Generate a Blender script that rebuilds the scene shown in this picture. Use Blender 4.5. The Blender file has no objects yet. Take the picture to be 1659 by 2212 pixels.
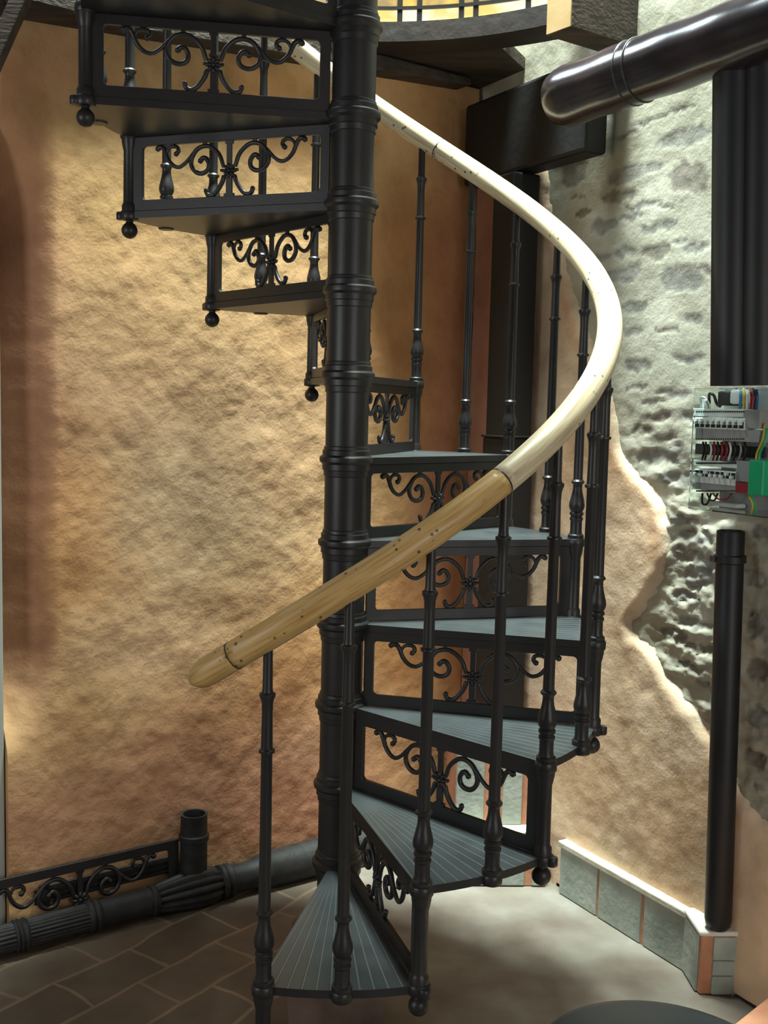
import bpy, bmesh, math, random
from mathutils import Vector, Matrix, noise
random.seed(7)
sc = bpy.context.scene
COL = sc.collection
PI = math.pi

# ------------------------------------------------------------------ camera
CAM = Vector((0, -2.62252, 1.32209))
FW = Vector((0.03551752, 0.99483368, -0.09510232)).normalized()
RT = Vector((0.99915766, -0.03339162, 0.02385327)).normalized()
UP = RT.cross(FW).normalized()
FPX = 2357.46
cam = bpy.data.cameras.new('camera')
cam.sensor_fit = 'VERTICAL'; cam.sensor_height = 24.0
cam.lens = FPX / 2212 * 24.0
cam.clip_start = 0.02
co = bpy.data.objects.new('camera', cam); COL.objects.link(co)
co.matrix_world = Matrix(((RT.x, UP.x, -FW.x, CAM.x), (RT.y, UP.y, -FW.y, CAM.y), (RT.z, UP.z, -FW.z, CAM.z), (0, 0, 0, 1)))
sc.camera = co

def ray(x, y):
    return FW + RT * ((x - 829.5) / FPX) - UP * ((y - 1106) / FPX)
def at(x, y, Y):
    v = ray(x, y); return CAM + v * ((Y - CAM.y) / v.y)
def on_plane(x, y, p0, n):
    v = ray(x, y); return CAM + v * ((Vector(p0) - CAM).dot(n) / v.dot(n))
def on_z(x, y, z):
    return on_plane(x, y, (0, 0, z), Vector((0, 0, 1)))

# ------------------------------------------------------------------ world, light, exposure
sc.view_settings.view_transform = 'Standard'
sc.view_settings.look = 'None'
sc.view_settings.exposure = -0.2
sc.view_settings.gamma = 1.0
sc.view_settings.use_curve_mapping = False
w = bpy.data.worlds.new('world'); sc.world = w; w.use_nodes = True
w.node_tree.nodes['Background'].inputs[0].default_value = (0.95, 0.88, 0.82, 1)
w.node_tree.nodes['Background'].inputs[1].default_value = 0.12

def area(name, loc, target, size, size_y, power, color, spread=180):
    l = bpy.data.lights.new(name, 'AREA'); l.shape = 'RECTANGLE'; l.size = size; l.size_y = size_y
    l.energy = power; l.color = color; l.spread = math.radians(spread)
    o = bpy.data.objects.new(name, l); COL.objects.link(o); o.location = loc
    o.rotation_euler = (Vector(target) - Vector(loc)).to_track_quat('-Z', 'Y').to_euler()
    return o
# daylight from a high opening over the right-hand wall, then added fill lamps with no window in view
area('skylight', (0.34, 0.26, 6.0), (0.34, 0.26, 0), 0.8, 0.8, 195, (0.86, 1.0, 0.94), 60)
area('front_fill', (2.0, -3.9, 1.35), (-0.3, 0.9, 1.2), 1.2, 1.5, 42, (1.0, 0.97, 0.93))  # added fill from the front right, lifts the back wall
area('log_highlight_lamp', (-1.7, 1.2, 4.6), (0.6, 0.2, 2.2), 0.9, 0.9, 12, (0.80, 0.95, 1.0), 60)  # added unseen lamp, puts the highlight on the log
area('left_fill', (-2.9, -2.3, 1.5), (0.9, 0.3, 1.1), 0.9, 1.1, 33, (0.95, 1.0, 1.0))  # added fill from the left, lifts side wall and fuse box

# ------------------------------------------------------------------ materials
def mat(name):
    m = bpy.data.materials.new(name); m.use_nodes = True
    return m, m.node_tree, m.node_tree.nodes['Principled BSDF']
def N(nt, t, **k):
    n = nt.nodes.new(t)
    for a, v in k.items(): setattr(n, a, v)
    return n
def ramp(nt, stops, interp='LINEAR'):
    r = N(nt, 'ShaderNodeValToRGB'); r.color_ramp.interpolation = interp
    while len(r.color_ramp.elements) < len(stops): r.color_ramp.elements.new(0.5)
    for e, (p, c) in zip(r.color_ramp.elements, stops):
        e.position = p; e.color = (*c, 1)
    return r
def noisy(name, c1, c2, scale=8, rough=0.6, bump=0.3, bscale=60, bdist=0.002, metal=0, detail=6, spec=0.5, stretch=None, rlo=.3, rhi=.7):
    m, nt, b = mat(name); L = nt.links
    tc = N(nt, 'ShaderNodeTexCoord'); src = tc.outputs['Object']
    if stretch:
        mp = N(nt, 'ShaderNodeMapping'); mp.inputs['Scale'].default_value = stretch
        L.new(src, mp.inputs[0]); src = mp.outputs[0]
    n1 = N(nt, 'ShaderNodeTexNoise'); n1.inputs['Scale'].default_value = scale; n1.inputs['Detail'].default_value = detail
    L.new(src, n1.inputs['Vector'])
    r = ramp(nt, [(rlo, c1), (rhi, c2)]); L.new(n1.outputs['Fac'], r.inputs[0]); L.new(r.outputs[0], b.inputs['Base Color'])
    n2 = N(nt, 'ShaderNodeTexNoise'); n2.inputs['Scale'].default_value = bscale; n2.inputs['Detail'].default_value = 5
    L.new(src, n2.inputs['Vector'])
    bp = N(nt, 'ShaderNodeBump'); bp.inputs['Strength'].default_value = bump; bp.inputs['Distance'].default_value = bdist
    L.new(n2.outputs['Fac'], bp.inputs['Height']); L.new(bp.outputs[0], b.inputs['Normal'])
    b.inputs['Roughness'].default_value = rough; b.inputs['Metallic'].default_value = metal
    b.inputs['Specular IOR Level'].default_value = spec
    return m
M = {}
M['iron'] = noisy('cast_iron', (.0125, .0115, .0120), (.020, .0185, .019), 14, .42, .25, 160, .0008, spec=.5)
M['iron_dull'] = noisy('dusty_iron', (.006, .006, .0065), (.022, .021, .021), 30, .62, .5, 90, .002)
M['iron_black'] = noisy('black_metal', (.0045, .0045, .006), (.008, .008, .011), 9, .5, .15, 60, .001)
M['timber_dark'] = noisy('black_stained_timber', (.003, .003, .0032), (.0065, .0062, .0066), 6, .6, .4, 30, .004)
M['beam'] = noisy('weathered_oak', (.026, .018, .013), (.085, .060, .042), 5, .75, .6, 18, .006, stretch=(1, 6, 6))
M['glazed'] = noisy('glossy_dark_timber', (.010, .008, .009), (.030, .020, .022), 7, .22, .25, 12, .003, stretch=(1, 1, 1), spec=.6)
M['white'] = noisy('white_plastic', (.62, .68, .66), (.75, .80, .78), 10, .4, .05, 50, .0005)
M['greyp'] = noisy('grey_plastic', (.24, .25, .25), (.32, .33, .32), 10, .5, .05, 50, .0005)
M['black'] = noisy('black_plastic', (.008, .008, .009), (.02, .02, .02), 10, .45, .05, 50, .0005)
M['green'] = noisy('green_plastic', (.0, .32, .13), (.01, .40, .18), 10, .35, .05, 50, .0005)
M['red'] = noisy('red_plastic', (.22, .01, .02), (.32, .02, .03), 10, .4, .05, 50, .0005)
M['blue'] = noisy('blue_cable', (.01, .09, .25), (.02, .14, .35), 10, .4, .05, 50, .0005)
M['yellow'] = noisy('yellow_cable', (.45, .33, .02), (.55, .42, .04), 10, .4, .05, 50, .0005)
M['stool'] = noisy('dark_slate_leather', (.010, .012, .013), (.018, .022, .024), 5, .38, .2, 120, .0006)
M['terracotta'] = noisy('terracotta', (.46, .19, .10), (.60, .29, .17), 14, .8, .4, 60, .003)
M['grey_stone'] = noisy('grey_green_stone', (.27, .31, .275), (.46, .51, .455), 9, .8, .5, 50, .004)
M['cream_mortar'] = noisy('cream_mortar', (.50, .46, .36), (.72, .68, .56), 9, .85, .5, 60, .004)
M['frame_paint'] = noisy('pale_grey_paint', (.38, .39, .35), (.46, .47, .42), 4, .6, .1, 40, .001)

def rail_material(name, c0, c1, c2):
    m, nt, b = mat(name); L = nt.links
    tc = N(nt, 'ShaderNodeTexCoord'); uv = tc.outputs['UV']
    mp = N(nt, 'ShaderNodeMapping'); mp.inputs['Scale'].default_value = (3.0, 9, 1); L.new(uv, mp.inputs[0])
    n = N(nt, 'ShaderNodeTexNoise'); n.inputs['Scale'].default_value = 3.0; n.inputs['Detail'].default_value = 8; n.inputs['Distortion'].default_value = .6
    L.new(mp.outputs[0], n.inputs['Vector'])
    r = ramp(nt, [(.3, c0), (.5, c1), (.72, c2)]); L.new(n.outputs['Fac'], r.inputs[0])
    v = N(nt, 'ShaderNodeTexVoronoi'); v.inputs['Scale'].default_value = 55
    L.new(tc.outputs['Object'], v.inputs['Vector'])
    cr = ramp(nt, [(.14, (1, 1, 1)), (.22, (0, 0, 0))]); L.new(v.outputs['Distance'], cr.inputs[0])
    n3 = N(nt, 'ShaderNodeTexNoise'); n3.inputs['Scale'].default_value = 9; L.new(tc.outputs['Object'], n3.inputs['Vector'])
    c3 = ramp(nt, [(.50, (0, 0, 0)), (.56, (1, 1, 1))]); L.new(n3.outputs['Fac'], c3.inputs[0])
    mu = N(nt, 'ShaderNodeMath', operation='MULTIPLY'); L.new(cr.outputs[0], mu.inputs[0]); L.new(c3.outputs[0], mu.inputs[1])
    mx = N(nt, 'ShaderNodeMix', data_type='RGBA'); L.new(mu.outputs[0], mx.inputs[0]); L.new(r.outputs[0], mx.inputs[6]); mx.inputs[7].default_value = (.09, .05, .025, 1)
    L.new(mx.outputs[2], b.inputs['Base Color']); b.inputs['Roughness'].default_value = .42
    bp = N(nt, 'ShaderNodeBump'); bp.inputs['Strength'].default_value = .12; bp.inputs['Distance'].default_value = .002
    L.new(n.outputs['Fac'], bp.inputs['Height']); L.new(bp.outputs[0], b.inputs['Normal'])
    return m
M['rail'] = rail_material('pale_wood', (.46, .36, .21), (.58, .48, .31), (.70, .62, .45))
M['rail_yellow'] = rail_material('yellow_wood', (.40, .225, .065), (.52, .325, .115), (.62, .43, .19))

def tread_material():
    m, nt, b = mat('grooved_tread'); L = nt.links
    tc = N(nt, 'ShaderNodeTexCoord'); sp = N(nt, 'ShaderNodeSeparateXYZ'); L.new(tc.outputs['Object'], sp.inputs[0])
    a = N(nt, 'ShaderNodeMath', operation='ARCTAN2'); L.new(sp.outputs[1], a.inputs[0]); L.new(sp.outputs[0], a.inputs[1])
    mu = N(nt, 'ShaderNodeMath', operation='MULTIPLY'); mu.inputs[1].default_value = 2 * PI * 11 / math.radians(29.05); L.new(a.outputs[0], mu.inputs[0])
    s = N(nt, 'ShaderNodeMath', operation='SINE'); L.new(mu.outputs[0], s.inputs[0])
    r = ramp(nt, [(.0, (1, 1, 1)), (.04, (1, 1, 1)), (.10, (0, 0, 0))])
    ad = N(nt, 'ShaderNodeMath', operation='MULTIPLY_ADD'); ad.inputs[1].default_value = .5; ad.inputs[2].default_value = .5; L.new(s.outputs[0], ad.inputs[0])
    L.new(ad.outputs[0], r.inputs[0])
    inv = N(nt, 'ShaderNodeMath', operation='SUBTRACT'); inv.inputs[0].default_value = 1; L.new(r.outputs[0], inv.inputs[1])
    bp = N(nt, 'ShaderNodeBump'); bp.inputs['Strength'].default_value = .8; bp.inputs['Distance'].default_value = .003
    L.new(inv.outputs[0], bp.inputs['Height']); L.new(bp.outputs[0], b.inputs['Normal'])
    n = N(nt, 'ShaderNodeTexNoise'); n.inputs['Scale'].default_value = 9; n.inputs['Detail'].default_value = 8; L.new(tc.outputs['Object'], n.inputs['Vector'])
    cr = ramp(nt, [(.30, (.026, .030, .031)), (.75, (.040, .049, .051))]); L.new(n.outputs['Fac'], cr.inputs[0]); gm = N(nt, 'ShaderNodeMix', data_type='RGBA'); L.new(r.outputs[0], gm.inputs[0]); L.new(cr.outputs[0], gm.inputs[6]); gm.inputs[7].default_value = (.072, .082, .084, 1); L.new(gm.outputs[2], b.inputs['Base Color'])
    rr = ramp(nt, [(.3, (.26,) * 3), (.7, (.38,) * 3)]); L.new(n.outputs['Fac'], rr.inputs[0]); L.new(rr.outputs[0], b.inputs['Roughness'])
    return m
M['tread'] = tread_material()

def plaster(name, strength=1.0, extra=None):
    """limewashed plaster: pigment comes from a colour attribute, mottled by noise"""
    m, nt, b = mat(name); L = nt.links
    tc = N(nt, 'ShaderNodeTexCoord'); at_ = N(nt, 'ShaderNodeVertexColor', layer_name='pigment')
    n = N(nt, 'ShaderNodeTexNoise'); n.inputs['Scale'].default_value = 5; n.inputs['Detail'].default_value = 9; n.inputs['Roughness'].default_value = .62
    L.new(tc.outputs['Object'], n.inputs['Vector'])
    r = ramp(nt, [(.28, (.66, .60, .55)), (.5, (1, 1, 1)), (.75, (1.22, 1.22, 1.25))]); L.new(n.outputs['Fac'], r.inputs[0])
    mx = N(nt, 'ShaderNodeMix', data_type='RGBA', blend_type='MULTIPLY'); mx.inputs[0].default_value = .8
    L.new(at_.outputs[0], mx.inputs[6]); L.new(r.outputs[0], mx.inputs[7])
    # tiny dark pits
    v = N(nt, 'ShaderNodeTexVoronoi'); v.inputs['Scale'].default_value = 38; v.inputs['Randomness'].default_value = 1; L.new(tc.outputs['Object'], v.inputs['Vector'])
    vr = ramp(nt, [(.05, (.7, .62, .55)), (.12, (1, 1, 1))]); L.new(v.outputs['Distance'], vr.inputs[0])
    mx2 = N(nt, 'ShaderNodeMix', data_type='RGBA', blend_type='MULTIPLY'); mx2.inputs[0].default_value = .5
    L.new(mx.outputs[2], mx2.inputs[6]); L.new(vr.outputs[0], mx2.inputs[7])
    L.new(mx2.outputs[2], b.inputs['Base Color'])
    b.inputs['Roughness'].default_value = .8; b.inputs['Specular IOR Level'].default_value = .25
    n2 = N(nt, 'ShaderNodeTexNoise'); n2.inputs['Scale'].default_value = 26; n2.inputs['Detail'].default_value = 7; n2.inputs['Roughness'].default_value = .6
    n3 = N(nt, 'ShaderNodeTexNoise'); n3.inputs['Scale'].default_value = 110; n3.inputs['Detail'].default_value = 3
    L.new(tc.outputs['Object'], n2.inputs['Vector']); L.new(tc.outputs['Object'], n3.inputs['Vector'])
    ad = N(nt, 'ShaderNodeMath', operation='MULTIPLY_ADD'); ad.inputs[1].default_value = .25
    L.new(n3.outputs['Fac'], ad.inputs[0]); L.new(n2.outputs['Fac'], ad.inputs[2])
    bp = N(nt, 'ShaderNodeBump'); bp.inputs['Strength'].default_value = .6 * strength; bp.inputs['Distance'].default_value = .012
    L.new(ad.outputs[0], bp.inputs['Height']); L.new(bp.outputs[0], b.inputs['Normal'])
    return m
M['plaster'] = plaster('limewashed_plaster', .42)
M['plaster_side'] = plaster('tan_plaster', .35)
M['rubble'] = plaster('rubble_stone', .35)

def floor_material():
    m, nt, b = mat('floor'); L = nt.links
    tc = N(nt, 'ShaderNodeTexCoord'); o = tc.outputs['Object']
    nd = N(nt, 'ShaderNodeTexNoise'); nd.inputs['Scale'].default_value = 2.5; nd.inputs['Detail'].default_value = 3; L.new(o, nd.inputs['Vector'])
    off = N(nt, 'ShaderNodeVectorMath', operation='MULTIPLY_ADD'); off.inputs[1].default_value = (.10, .10, 0); L.new(nd.outputs['Color'], off.inputs[0]); L.new(o, off.inputs[2])
    mp = N(nt, 'ShaderNodeMapping'); mp.inputs['Rotation'].default_value = (0, 0, math.radians(-52)); L.new(off.outputs[0], mp.inputs[0])
    br = N(nt, 'ShaderNodeTexBrick'); br.inputs['Scale'].default_value = 1.0; br.inputs['Brick Width'].default_value = .27; br.inputs['Row Height'].default_value = .17
    br.inputs['Mortar Size'].default_value = .008; br.inputs['Mortar Smooth'].default_value = .6; br.offset = .4
    br.inputs['Color1'].default_value = (.115, .090, .066, 1); br.inputs['Color2'].default_value = (.165, .125, .09, 1); br.inputs['Mortar'].default_value = (.25, .18, .12, 1)
    L.new(mp.outputs[0], br.inputs['Vector'])
    n = N(nt, 'ShaderNodeTexNoise'); n.inputs['Scale'].default_value = 7; n.inputs['Detail'].default_value = 9; L.new(o, n.inputs['Vector'])
    r = ramp(nt, [(.3, (.72, .72, .70)), (.7, (1.15, 1.12, 1.1))]); L.new(n.outputs['Fac'], r.inputs[0])
    mx = N(nt, 'ShaderNodeMix', data_type='RGBA', blend_type='MULTIPLY'); mx.inputs[0].default_value = 1; L.new(br.outputs['Color'], mx.inputs[6]); L.new(r.outputs[0], mx.inputs[7])
    con = ramp(nt, [(.3, (.155, .122, .095)), (.55, (.215, .19, .155)), (.75, (.27, .255, .22))]); L.new(n.outputs['Fac'], con.inputs[0])
    sp = N(nt, 'ShaderNodeSeparateXYZ'); L.new(o, sp.inputs[0])
    s1 = N(nt, 'ShaderNodeMath', operation='MULTIPLY_ADD'); s1.inputs[1].default_value = .12; L.new(n.outputs['Fac'], s1.inputs[0]); L.new(sp.outputs[0], s1.inputs[2])
    st = ramp(nt, [(.0, (0, 0, 0)), (.06, (1, 1, 1))]); L.new(s1.outputs[0], st.inputs[0])
    mm = N(nt, 'ShaderNodeMix', data_type='RGBA'); L.new(st.outputs[0], mm.inputs[0]); L.new(mx.outputs[2], mm.inputs[6]); L.new(con.outputs[0], mm.inputs[7])
    L.new(mm.outputs[2], b.inputs['Base Color']); b.inputs['Roughness'].default_value = .6
    bp = N(nt, 'ShaderNodeBump'); bp.inputs['Strength'].default_value = .35; bp.inputs['Distance'].default_value = .006
    L.new(n.outputs['Fac'], bp.inputs['Height']); L.new(bp.outputs[0], b.inputs['Normal'])
    return m
M['floor'] = floor_material()

def glass_mat():
    m, nt, b = mat('clear_plastic')
    b.inputs['Base Color'].default_value = (.8, .9, .88, 1); b.inputs['Roughness'].default_value = .08
    b.inputs['Transmission Weight'].default_value = 1.0; b.inputs['IOR'].default_value = 1.15
    return m
M['clear'] = glass_mat()
def lit(name, col, s, c2=None):
    m, nt, b = mat(name); L = nt.links
    tc = N(nt, 'ShaderNodeTexCoord'); n = N(nt, 'ShaderNodeTexNoise'); n.inputs['Scale'].default_value = 9; n.inputs['Detail'].default_value = 5
    L.new(tc.outputs['Object'], n.inputs['Vector'])
    r = ramp(nt, [(.38, c2 or col), (.6, col)]); L.new(n.outputs['Fac'], r.inputs[0])
    L.new(r.outputs[0], b.inputs['Emission Color']); L.new(r.outputs[0], b.inputs['Base Color']); b.inputs['Emission Strength'].default_value = s
    return m
M['glass_pale'] = lit('lit_pale_glass', (1.0, .92, .72), 1.05, (.85, .66, .22))
M['glass_amber'] = lit('lit_amber_glass', (.55, .33, .06), .45, (.22, .14, .06))

# ------------------------------------------------------------------ mesh helpers
def finish(name, bm, m, parent=None, smooth=False, bevel=0, angle=None):
    bmesh.ops.recalc_face_normals(bm, faces=bm.faces)
    me = bpy.data.meshes.new(name); bm.to_mesh(me); bm.free()
    o = bpy.data.objects.new(name, me); COL.objects.link(o)
    if m: me.materials.append(M[m] if isinstance(m, str) else m)
    if parent is not None: o.parent = parent
    if smooth or angle:
        for p in me.polygons: p.use_smooth = True
        if angle: me.set_sharp_from_angle(angle=math.radians(angle))
    if bevel:
        bv = o.modifiers.new('bevel', 'BEVEL'); bv.width = bevel; bv.segments = 2; bv.limit_method = 'ANGLE'
    return o
def tag(o, label=None, cat=None, group=None, kind=None):
    if label: o['label'] = label
    if cat: o['category'] = cat
    if group: o['group'] = group
    if kind: o['kind'] = kind
    return o
def empty(name, loc=(0, 0, 0), rz=0):
    o = bpy.data.objects.new(name, None); COL.objects.link(o); o.location = loc; o.rotation_euler = (0, 0, rz)
    o.empty_display_size = .05
    return o
def box(bm, c, s, rot=None):
    m = Matrix.Translation(Vector(c)) @ (rot or Matrix.Identity(4)) @ Matrix.Diagonal((s[0], s[1], s[2], 1))
    return bmesh.ops.create_cube(bm, size=1, matrix=m)['verts']
def hexa(bm, lo, hi):
    """solid from 4 lower and 4 upper corner points"""
    v = [bm.verts.new(p) for p in lo] + [bm.verts.new(p) for p in hi]
    for f in ((0, 1, 2, 3), (4, 5, 6, 7), (0, 1, 5, 4), (1, 2, 6, 5), (2, 3, 7, 6), (3, 0, 4, 7)):
        bm.faces.new([v[i] for i in f])
def lathe(bm, prof, seg=20, mtx=None):
    """prof: list of (r, z)"""
    mtx = mtx or Matrix.Identity(4); rings = []
    for r, z in prof:
        if r < 1e-6: rings.append([bm.verts.new(mtx @ Vector((0, 0, z)))])
        else: rings.append([bm.verts.new(mtx @ Vector((r * math.cos(2 * PI * i / seg), r * math.sin(2 * PI * i / seg), z))) for i in range(seg)])
    for a, b in zip(rings, rings[1:]):
        for i in range(seg):
            j = (i + 1) % seg
            if len(a) == 1 and len(b) == 1: continue
            if len(a) == 1: bm.faces.new((a[0], b[i], b[j]))
            elif len(b) == 1: bm.faces.new((a[i], a[j], b[0]))
            else: bm.faces.new((a[i], a[j], b[j], b[i]))
    if len(rings[0]) > 1: bm.faces.new(rings[0])
    if len(rings[-1]) > 1: bm.faces.new(list(reversed(rings[-1])))
def tube(bm, pts, rad, seg=8, flat=1.0, uv=False, nrm=None):
    """sweep with parallel transport; rad a number or a list"""
    pts = [Vector(p) for p in pts]; n = len(pts)
    rad = rad if isinstance(rad, (list, tuple)) else [rad] * n
    t0 = (pts[1] - pts[0]).normalized()
    nv = Vector(nrm) if nrm else t0.orthogonal()
    rings = []; uvl = bm.loops.layers.uv.verify() if uv else None; s = 0; ss = []
    for i, p in enumerate(pts):
        t = (pts[min(i + 1, n - 1)] - pts[max(i - 1, 0)]).normalized()
        nv = (nv - t * nv.dot(t)).normalized(); b = t.cross(nv)
        if i: s += (p - pts[i - 1]).length
        ss.append(s)
        rings.append([bm.verts.new(p + (nv * math.cos(2 * PI * k / seg) * flat + b * math.sin(2 * PI * k / seg)) * rad[i]) for k in range(seg)])
    for i in range(n - 1):
        for k in range(seg):
            f = bm.faces.new((rings[i][k], rings[i][(k + 1) % seg], rings[i + 1][(k + 1) % seg], rings[i + 1][k]))
            if uv:
                for lp, (a, b_) in zip(f.loops, ((ss[i], k), (ss[i], k + 1), (ss[i + 1], k + 1), (ss[i + 1], k))): lp[uvl].uv = (a, b_ / seg)
    bm.faces.new(rings[0]); bm.faces.new(list(reversed(rings[-1])))
def spline(pts, per=5):
    P = [Vector(p) for p in pts]; P = [P[0] * 2 - P[1]] + P + [P[-1] * 2 - P[-2]]; out = []
    for i in range(1, len(P) - 2):
        for k in range(per):
            t = k / per; a, b, c, d = P[i - 1:i + 3]
            out.append(.5 * ((2 * b) + (c - a) * t + (2 * a - 5 * b + 4 * c - d) * t * t + (3 * b - a - 3 * c + d) * t ** 3))
    out.append(P[-2]); return out
def fbm(x, y, z=0, o=4):
    return noise.fractal(Vector((x, y, z)), .9, 2.0, o)

# ------------------------------------------------------------------ the setting
ZF = -0.22
NW = Vector((-.5604, .8282, 0)); UW = Vector((.8282, .5604, 0))     # back wall: normal into wall, direction
DW = Vector((.461, -.887, 0)).normalized(); OW = Vector((-.887, -.461, 0)).normalized()  # side wall: towards viewer, out of wall
B0 = Vector((.721, .718, ZF))
WOFF = .84

def field_wall(name, m, origin, ax, az, nrm, s0, s1, z0, z1, ns, nz, hfun, cfun, parent=None, thick=.08):
    """wall slab with a modelled surface; pigment stored as a colour attribute"""
    bm = bmesh.new(); g = []; cols = {}
    for j in range(nz + 1):
        row = []
        for i in range(ns + 1):
            s = s0 + (s1 - s0) * i / ns; z = z0 + (z1 - z0) * j / nz
            v = bm.verts.new(origin + ax * s + az * z + nrm * hfun(s, z)); row.append(v); cols[v] = cfun(s, z)
        g.append(row)
    for j in range(nz):
        for i in range(ns): bm.faces.new((g[j][i], g[j][i + 1], g[j + 1][i + 1], g[j + 1][i]))
    bc = [bm.verts.new(origin + ax * s + az * z - nrm * thick) for s, z in ((s0, z0), (s1, z0), (s1, z1), (s0, z1))]
    for v in bc: cols[v] = (.4, .25, .12)
    bm.faces.new(bc)
    bm.faces.new([bc[0], bc[1]] + [g[0][i] for i in range(ns, -1, -1)])
    bm.faces.new([bc[1], bc[2]] + [g[j][ns] for j in range(nz, -1, -1)])
    bm.faces.new([bc[2], bc[3]] + [g[nz][i] for i in range(0, ns + 1)])
    bm.faces.new([bc[3], bc[0]] + [g[j][0] for j in range(0, nz + 1)])
    cl = bm.loops.layers.float_color.new('pigment')
    for f in bm.faces:
        for lp in f.loops: c = cols[lp.vert]; lp[cl] = (c[0], c[1], c[2], 1)
    return finish(name, bm, m, parent, angle=60)
def mixc(a, b, t):
    t = max(0, min(1, t)); return tuple(x + (y - x) * t for x, y in zip(a, b))
def sm(a, b, x):
    t = max(0, min(1, (x - a) / (b - a))); return t * t * (3 - 2 * t)

# pigment blobs of the back wall: wall coordinates (s along UW, z), radii, colour
def wallc(px, py, rx, ry, c):
    p = on_plane(px, py, NW * WOFF, NW); return (p.dot(UW), p.z, rx, ry, c)
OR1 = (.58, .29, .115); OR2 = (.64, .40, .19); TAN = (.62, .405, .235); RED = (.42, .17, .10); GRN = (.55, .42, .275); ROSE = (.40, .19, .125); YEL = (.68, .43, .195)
blobs = [wallc(450, 1050, .28, .36, GRN), wallc(250, 800, .35, .25, TAN), wallc(560, 900, .3, .3, TAN), wallc(200, 380, .16, .3, YEL),
         wallc(330, 250, .3, .12, YEL), wallc(150, 180, .25, .08, RED), wallc(620, 240, .25, .12, OR1), wallc(430, 700, .3, .15, YEL), wallc(40, 700, .12, .6, RED),  # tall far-left RED blob adds to the painted shade strip
         wallc(560, 1650, .35, .25, ROSE), wallc(250, 1720, .5, .18, ROSE), wallc(100, 1200, .2, .25, OR1), wallc(350, 1400, .35, .15, TAN), wallc(600, 1450, .2, .2, OR1),
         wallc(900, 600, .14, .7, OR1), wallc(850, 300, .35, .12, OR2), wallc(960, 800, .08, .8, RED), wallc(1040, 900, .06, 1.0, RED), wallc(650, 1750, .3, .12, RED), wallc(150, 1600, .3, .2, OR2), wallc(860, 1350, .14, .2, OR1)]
def back_color(s, z):
    n1 = fbm(s * 1.6, z * 1.6, 3.1); wsum = .35; c = [OR2[i] * .35 for i in range(3)]
    ds = .06 * fbm(s * 4, z * 4, 9); dz = .08 * fbm(s * 4, z * 4, 17)
    for bs, bz, rx, rz, bc in blobs:
        d = ((s + ds - bs) / rx) ** 2 + ((z + dz - bz) / rz) ** 2; k = math.exp(-d * 1.1)
        wsum += k; c = [c[i] + bc[i] * k for i in range(3)]
    c = tuple(x / wsum for x in c)
    return mixc(c, (c[0] * .78, c[1] * .66, c[2] * .58), .22 + .5 * n1)
def back_h(s, z):
    h = .004 * fbm(s * 5, z * 5, 0) + .0011 * fbm(s * 24, z * 24, 5, 3)
    return h
SE = on_plane(8, 700, NW * WOFF, NW).dot(UW)
def shade_strip(s, z):  # extent of the left-end shade strip, put into shape and colour
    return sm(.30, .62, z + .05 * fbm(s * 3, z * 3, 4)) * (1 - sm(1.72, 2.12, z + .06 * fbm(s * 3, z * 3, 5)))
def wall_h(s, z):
    t = max(0, -.405 - s + .01 * fbm(0, z * 3, 7)); return back_h(s, z) - shade_strip(s, z) * (t * t / (t + .035)) * 1.15  # surface recedes at the left end to darken the shade strip
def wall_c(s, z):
    c = back_color(s, z); return mixc(c, (.36, .17, .095), .75 * sm(.0, .05, -.405 - s + .012 * fbm(1, z * 4, 7)) * shade_strip(s, z))  # shade of the left strip painted in as darker red-brown
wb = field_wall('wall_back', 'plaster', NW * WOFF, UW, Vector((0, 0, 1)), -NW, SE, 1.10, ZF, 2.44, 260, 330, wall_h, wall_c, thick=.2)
tag(wb, kind='structure')
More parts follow.
